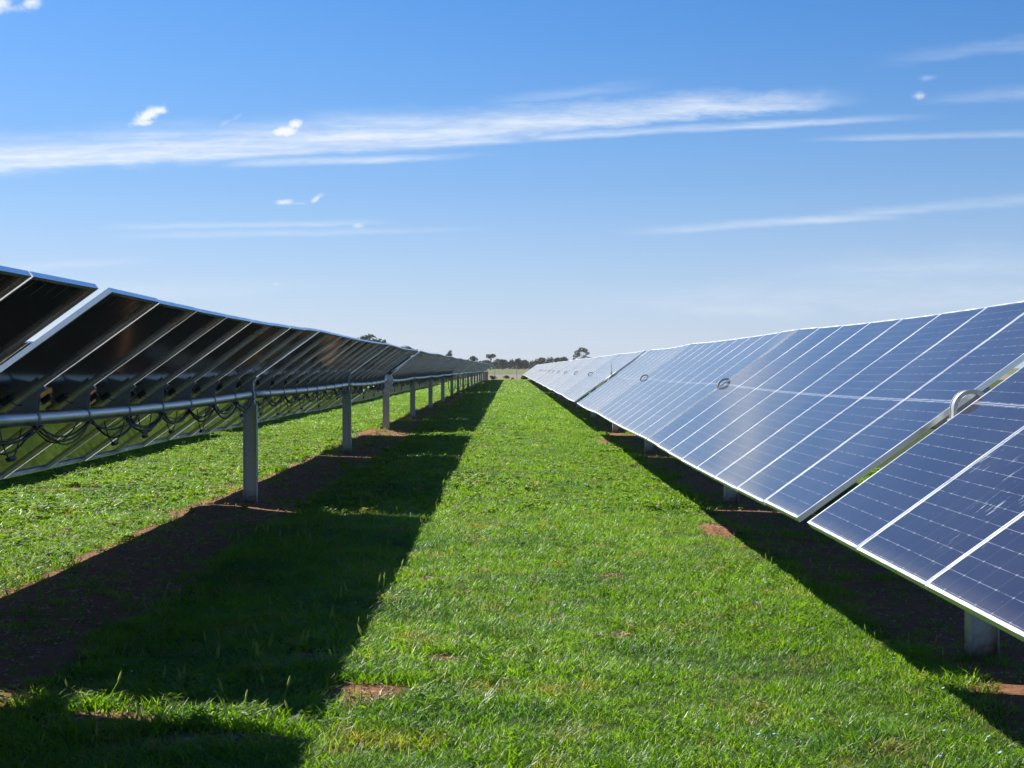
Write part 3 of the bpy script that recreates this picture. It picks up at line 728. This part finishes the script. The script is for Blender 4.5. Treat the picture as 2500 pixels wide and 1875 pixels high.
# one low mass of scrub behind the single trees
mbl = [((random.uniform(0, 1) ** 1.0) * 260 - 120, 690 + random.uniform(-18, 18), 1.2 + random.uniform(0.3, 2.0), random.uniform(1.2, 2.2)) for _ in range(330)]
sc = put('scrub_belt', clump_mesh(mbl, 0.6, 16, 'scrub_belt', M['foliage'], 77)); tag(sc, 'low grey-green scrub closing the horizon behind the single trees', kind='stuff')
def bush(x, Y, w, h, label, seed):
    rn = random.Random(seed); bl = [(rn.uniform(-.6, .6) * w / 2, rn.uniform(-.3, .3) * w / 2, h * rn.uniform(0.25, 0.68), w * 0.22 * rn.uniform(0.8, 1.3)) for _ in range(9)]
    o = empty('bush', (x, Y, ground_z(x, Y)))
    put('foliage', clump_mesh(bl, 0.07, 900, 'foliage', M['foliage_dry'], seed, 0.8), o)
    mb = MB()
    for k in range(5): mb.tube([(0, 0, -0.05), (rn.uniform(-.3, .3) * w, rn.uniform(-.2, .2) * w, h * 0.5)], [0.025, 0.01], 5)
    mb.build('stem', M['bark'], o); tag(o, label, 'bush', 'bushes by the far fence')
bush(-2.3, 196, 1.15, 0.55, 'low brown bush by the fence next to the end of the left row', 1)
bush(-0.6, 197, 0.95, 0.68, 'rounded brown bush by the fence in the middle of the grass track', 2)
bush(0.25, 197.5, 0.45, 0.28, 'tiny brown bush right of the rounded one at the far fence', 4)
bush(1.85, 197, 1.3, 0.45, 'flat brown bush by the fence at the foot of the glass row', 3)
fr = empty('wire_fence', (0, 205, 0)); x = -30.6
while x < 30:
    mb = MB(); mb.tube([(0, 0, -0.3), (0, 0, 1.9)], 0.028, 8); mb.build('fence_post', M['wood'], fr, (x + 0.45, 0, 0)); x += 3.1
mb = MB()
for z in np.arange(0.15, 1.86, 0.17): mb.tube([(-30.2, 0.05, z), (30, 0.05, z)], 0.004, 4)
for xx in np.arange(-30.1, 30, 0.5): mb.tube([(xx, 0.055, 0.1), (xx, 0.055, 1.85)], 0.003, 3)
mb.build('wire_mesh', M['wood'], fr); tag(fr, 'thin wire mesh fence on steel posts across the end of the track', 'fence')

# ------------------------------------------------------------------ haze: the air between the track and the far trees
mb = MB(); mb.box(-260, 300, -8, 760, -2.0, 14.0)
m, t, b = new_mat('thin haze'); t.n.remove(b)
pv = t.add('ShaderNodeVolumePrincipled'); pv.inputs['Color'].default_value = (0.86, 0.92, 1, 1); pv.inputs['Density'].default_value = 0.00010; pv.inputs['Anisotropy'].default_value = 0.3
t.l.new(pv.outputs[0], t.n['Material Output'].inputs['Volume'])
o = mb.build('haze', m); tag(o, kind='stuff')

# ------------------------------------------------------------------ sky
w = bpy.data.worlds.new('World'); S.world = w; w.use_nodes = True
t = NT(w.node_tree); bg = t.n['Background']
sky = t.add('ShaderNodeTexSky', sky_type='NISHITA'); sky.sun_disc = False
EL = math.asin(SUN.z); AZ = math.atan2(SUN.x, SUN.y)
sky.sun_elevation = EL; sky.sun_rotation = AZ % (2 * math.pi); sky.air_density = 1.0; sky.dust_density = 0.4; sky.ozone_density = 2.5; sky.altitude = 50
co = t.add('ShaderNodeTexCoord').outputs['Generated']; sp = t.add('ShaderNodeSeparateXYZ'); t.l.new(co, sp.inputs[0])
yy = t.m('MAXIMUM', sp.outputs[1], 0.05)
U = t.m('DIVIDE', sp.outputs[0], yy); Vv = t.m('DIVIDE', sp.outputs[2], yy)       # tangent of bearing and of height, looking up the rows
front = t.sstep(sp.outputs[1], 0.05, 0.3)
def uvp(x, y): return ((x * 1.1302 - 1253) / 3550, (899 - y * 1.1302) / 3550)
vec = t.comb(U, Vv, 0.0)
n_a = t.noise(t.comb(t.m('MULTIPLY', U, 13.0), t.m('MULTIPLY', Vv, 40.0), 0.0), 1.0, 8, 0.68, 0.3)
n_b = t.noise(t.comb(t.m('MULTIPLY', t.m('ADD', U, t.m('MULTIPLY', Vv, -4.0)), 5.0), t.m('MULTIPLY', Vv, 120.0), 4.0), 1.0, 4, 0.6)
n_d = t.noise(t.comb(t.m('MULTIPLY', t.m('ADD', U, t.m('MULTIPLY', Vv, 2.2)), 38.0), t.m('MULTIPLY', t.m('ADD', Vv, t.m('MULTIPLY', U, -0.08)), 260.0), 9.0), 1.0, 5, 0.65, 0.6)
n_c = t.m('ADD', t.m('MULTIPLY', t.noise(vec, 60.0, 4, 0.6), 0.55), t.m('MULTIPLY', t.noise(vec, 190.0, 5, 0.65), 0.45))
total = None
def acc(f):
    global total
    total = f if total is None else t.m('MAXIMUM', total, f)
def streak(p0, p1, w0, w1, amt, rag=0.6, f0=0.15, f1=0.3, skew=0.0):
    (u0, v0), (u1, v1) = uvp(*p0), uvp(*p1)
    L = math.hypot(u1 - u0, v1 - v0); dx, dy = (u1 - u0) / L, (v1 - v0) / L
    a = t.m('SUBTRACT', U, u0); b2 = t.m('SUBTRACT', Vv, v0)
    s = t.m('DIVIDE', t.m('ADD', t.m('MULTIPLY', a, dx), t.m('MULTIPLY', b2, dy)), L)
    d = t.m('SUBTRACT', t.m('MULTIPLY', b2, dx), t.m('MULTIPLY', a, dy))          # + is up
    w0, w1 = w0 * 1.13 / 3550, w1 * 1.13 / 3550
    wd = t.m('ADD', t.m('MULTIPLY', s, w1 - w0), w0); wd = t.m('MAXIMUM', wd, min(w0, w1) * 0.5 + 1e-5)
    dn = t.m('DIVIDE', t.m('ADD', d, t.m('MULTIPLY', t.m('SUBTRACT', n_a, 0.5), w0 * rag * 3.2)), wd)
    # sharp lower edge, feathered upper edge when skew > 0
    lo = t.sstep(dn, -1.1, -0.15); hi = t.sstep(dn, -0.1 - 0.5 * skew, 1.25, 1, 0)
    f = t.m('MULTIPLY', lo, hi)
    if f0 > 0: f = t.m('MULTIPLY', f, t.sstep(s, 0.0, f0))
    if f1 > 0: f = t.m('MULTIPLY', f, t.sstep(s, 1.0 - f1, 1.0, 1, 0))
    f = t.m('MULTIPLY', f, t.sstep(n_b, 0.28, 0.70, amt * 0.55, amt * 1.15))
    f = t.m('MULTIPLY', f, t.sstep(n_d, 0.25, 0.75, 0.72, 1.12))
    acc(f)
streak((-300, 352), (1150, 268), 54, 48, 0.84, 0.34, 0, 0.10, 0.8)
streak((850, 284), (1900, 205), 50, 22, 0.76, 0.5, 0.18, 0.25, 0.9)
streak((-200, 372), (1250, 290), 18, 18, 0.75, 0.5, 0, 0.2, 0.2)
streak((450, 355), (1120, 335), 16, 8, 0.55, 0.4, 0.2, 0.5, 0.3)
streak((1080, 302), (2080, 248), 13, 10, 0.60, 0.4, 0.15, 0.4, 0.3)
streak((1700, 302), (2400, 286), 8, 12, 0.30, 0.4, 0.3, 0.1, 0.3)
streak((1300, 505), (2000, 462), 12, 12, 0.45, 0.5, 0.4, 0.3, 0.4)
streak((1750, 466), (2400, 420), 12, 18, 0.28, 0.5, 0.3, 0.0, 0.3)
streak((190, 492), (900, 480), 10, 8, 0.28, 0.6, 0.2, 0.3, 0.2)
streak((150, 515), (1100, 492), 12, 8, 0.22, 0.6, 0.3, 0.3, 0.2)
streak((1000, 222), (1480, 180), 14, 20, 0.22, 0.8, 0.4, 0.5, 0.3)
streak((1850, 140), (2400, 75), 20, 28, 0.16, 0.9, 0.4, 0.0, 0.3)
streak((1950, 215), (2400, 195), 14, 28, 0.26, 0.9, 0.4, 0.0, 0.3)
streak((1500, 600), (2500, 560), 40, 60, 0.22, 0.9, 0.5, 0.0, 0.6)
streak((1100, 655), (2500, 630), 40, 50, 0.22, 0.9, 0.4, 0.0, 0.6)
streak((-200, 590), (400, 560), 16, 10, 0.22, 0.6, 0.0, 0.4, 0.4)
streak((-200, 640), (900, 610), 30, 20, 0.15, 0.9, 0.0, 0.5, 0.4)
def puff(x, y, rx, ry, amt, ang=0.0, soft=0.5, flat=0.5):
    u0, v0 = uvp(x, y); ca, sa = math.cos(ang), math.sin(ang)
    a = t.m('SUBTRACT', U, u0); b2 = t.m('SUBTRACT', Vv, v0)
    p = t.m('DIVIDE', t.m('ADD', t.m('MULTIPLY', a, ca), t.m('MULTIPLY', b2, sa)), rx * 1.13 / 3550)
    q = t.m('DIVIDE', t.m('SUBTRACT', t.m('MULTIPLY', b2, ca), t.m('MULTIPLY', a, sa)), ry * 1.13 / 3550)
    d = t.m('SQRT', t.m('ADD', t.m('MULTIPLY', p, p), t.m('MULTIPLY', q, q)))
    d = t.m('ADD', d, t.m('MULTIPLY', t.m('SUBTRACT', n_c, 0.5), 2.2))
    acc(t.sstep(d, 0.75 - soft, 1.12, amt, 0))
puff(330, 250, 46, 17, 1.0, 0.45); puff(350, 240, 26, 13, 1.0, 0.1); puff(320, 266, 34, 9, 0.9, 0.05)
puff(618, 285, 46, 14, 1.0, 0.12); puff(645, 270, 22, 14, 1.0, 0.4)
puff(492, 268, 20, 9, 0.35, 0.5, 0.9); puff(515, 256, 22, 6, 0.22, 0.5, 0.9)
puff(620, 437, 26, 8, 0.85, 0.05, 0.8); puff(688, 431, 22, 7, 0.7, 0.6, 0.8); puff(655, 440, 30, 4, 0.4, 0.0, 0.9)
puff(10, 12, 40, 26, 0.95, 0.3, 0.8); puff(75, 8, 26, 16, 0.9, 0.0, 0.8); puff(25, 20, 60, 14, 0.5, 0.0, 0.9)
puff(1990, 208, 18, 11, 0.7, 0.1, 0.9); puff(2008, 170, 22, 9, 0.3, 0.1, 0.9); puff(780, 487, 16, 8, 0.5, 0.0, 0.9); puff(602, 615, 18, 6, 0.4, 0.0, 0.9)
total = t.m('MULTIPLY', total, front)
SKY_K = 0.0575 * 1.2
hz = t.sstep(sp.outputs[2], 0.0, 0.24, 0.62, 0.0)                                  # pale haze low in the sky
hs = t.add('ShaderNodeHueSaturation'); t.l.new(sky.outputs[0], hs.inputs['Color']); hs.inputs['Saturation'].default_value = 1.12
cl0 = t.mix(hz, hs.outputs[0], (6.2, 7.0, 8.1))
rmp = t.add('ShaderNodeValToRGB'); t.put(rmp.inputs[0], t.m('MULTIPLY', sp.outputs[2], 4.0, clamp=True))
for k, (p_, c_) in enumerate(((0.0, (.90, .97, 1.15)), (0.28, (.70, .83, 1.09)), (0.50, (.55, .76, 1.06)), (1.0, (.44, .77, 1.12)))):
    e = rmp.color_ramp.elements[k] if k < 1 else (rmp.color_ramp.elements[-1] if k == 3 else rmp.color_ramp.elements.new(p_))
    e.position = p_; e.color = (*[q / 1.2 for q in c_], 1)
ml = t.add('ShaderNodeMix', data_type='RGBA', blend_type='MULTIPLY'); ml.inputs[0].default_value = 1.0
t.l.new(cl0, ml.inputs[6]); t.l.new(rmp.outputs[0], ml.inputs[7]); cl0 = ml.outputs[2]
cl = t.mix(total, cl0, (7.6, 8.0, 8.6))
t.l.new(cl, bg.inputs['Color']); bg.inputs['Strength'].default_value = SKY_K

sl = bpy.data.lights.new('sun', 'SUN'); sl.energy = 5.0; sl.angle = R(0.53); sl.color = (1.0, 0.94, 0.84)
so = bpy.data.objects.new('sun', sl); link(so); so.rotation_euler = SUN.to_track_quat('Z', 'Y').to_euler()

# ------------------------------------------------------------------ camera and output
cam = bpy.data.cameras.new('camera'); cam.sensor_width = 36; cam.lens = 36 * 3550 / 2500; cam.clip_start = 0.05; cam.clip_end = 6000
co = bpy.data.objects.new('camera', cam); link(co); co.location = (0, 0, CAM_H)
co.rotation_euler = (R(90) - math.atan((937.5 - 899) / 3550), 0, math.atan(3 / 3550) * -1.0)
S.camera = co
S.view_settings.view_transform = 'Standard'; S.view_settings.look = 'None'; S.view_settings.exposure = 0.8; S.view_settings.gamma = 1.0
S.cycles.max_bounces = 6; S.cycles.use_denoising = True
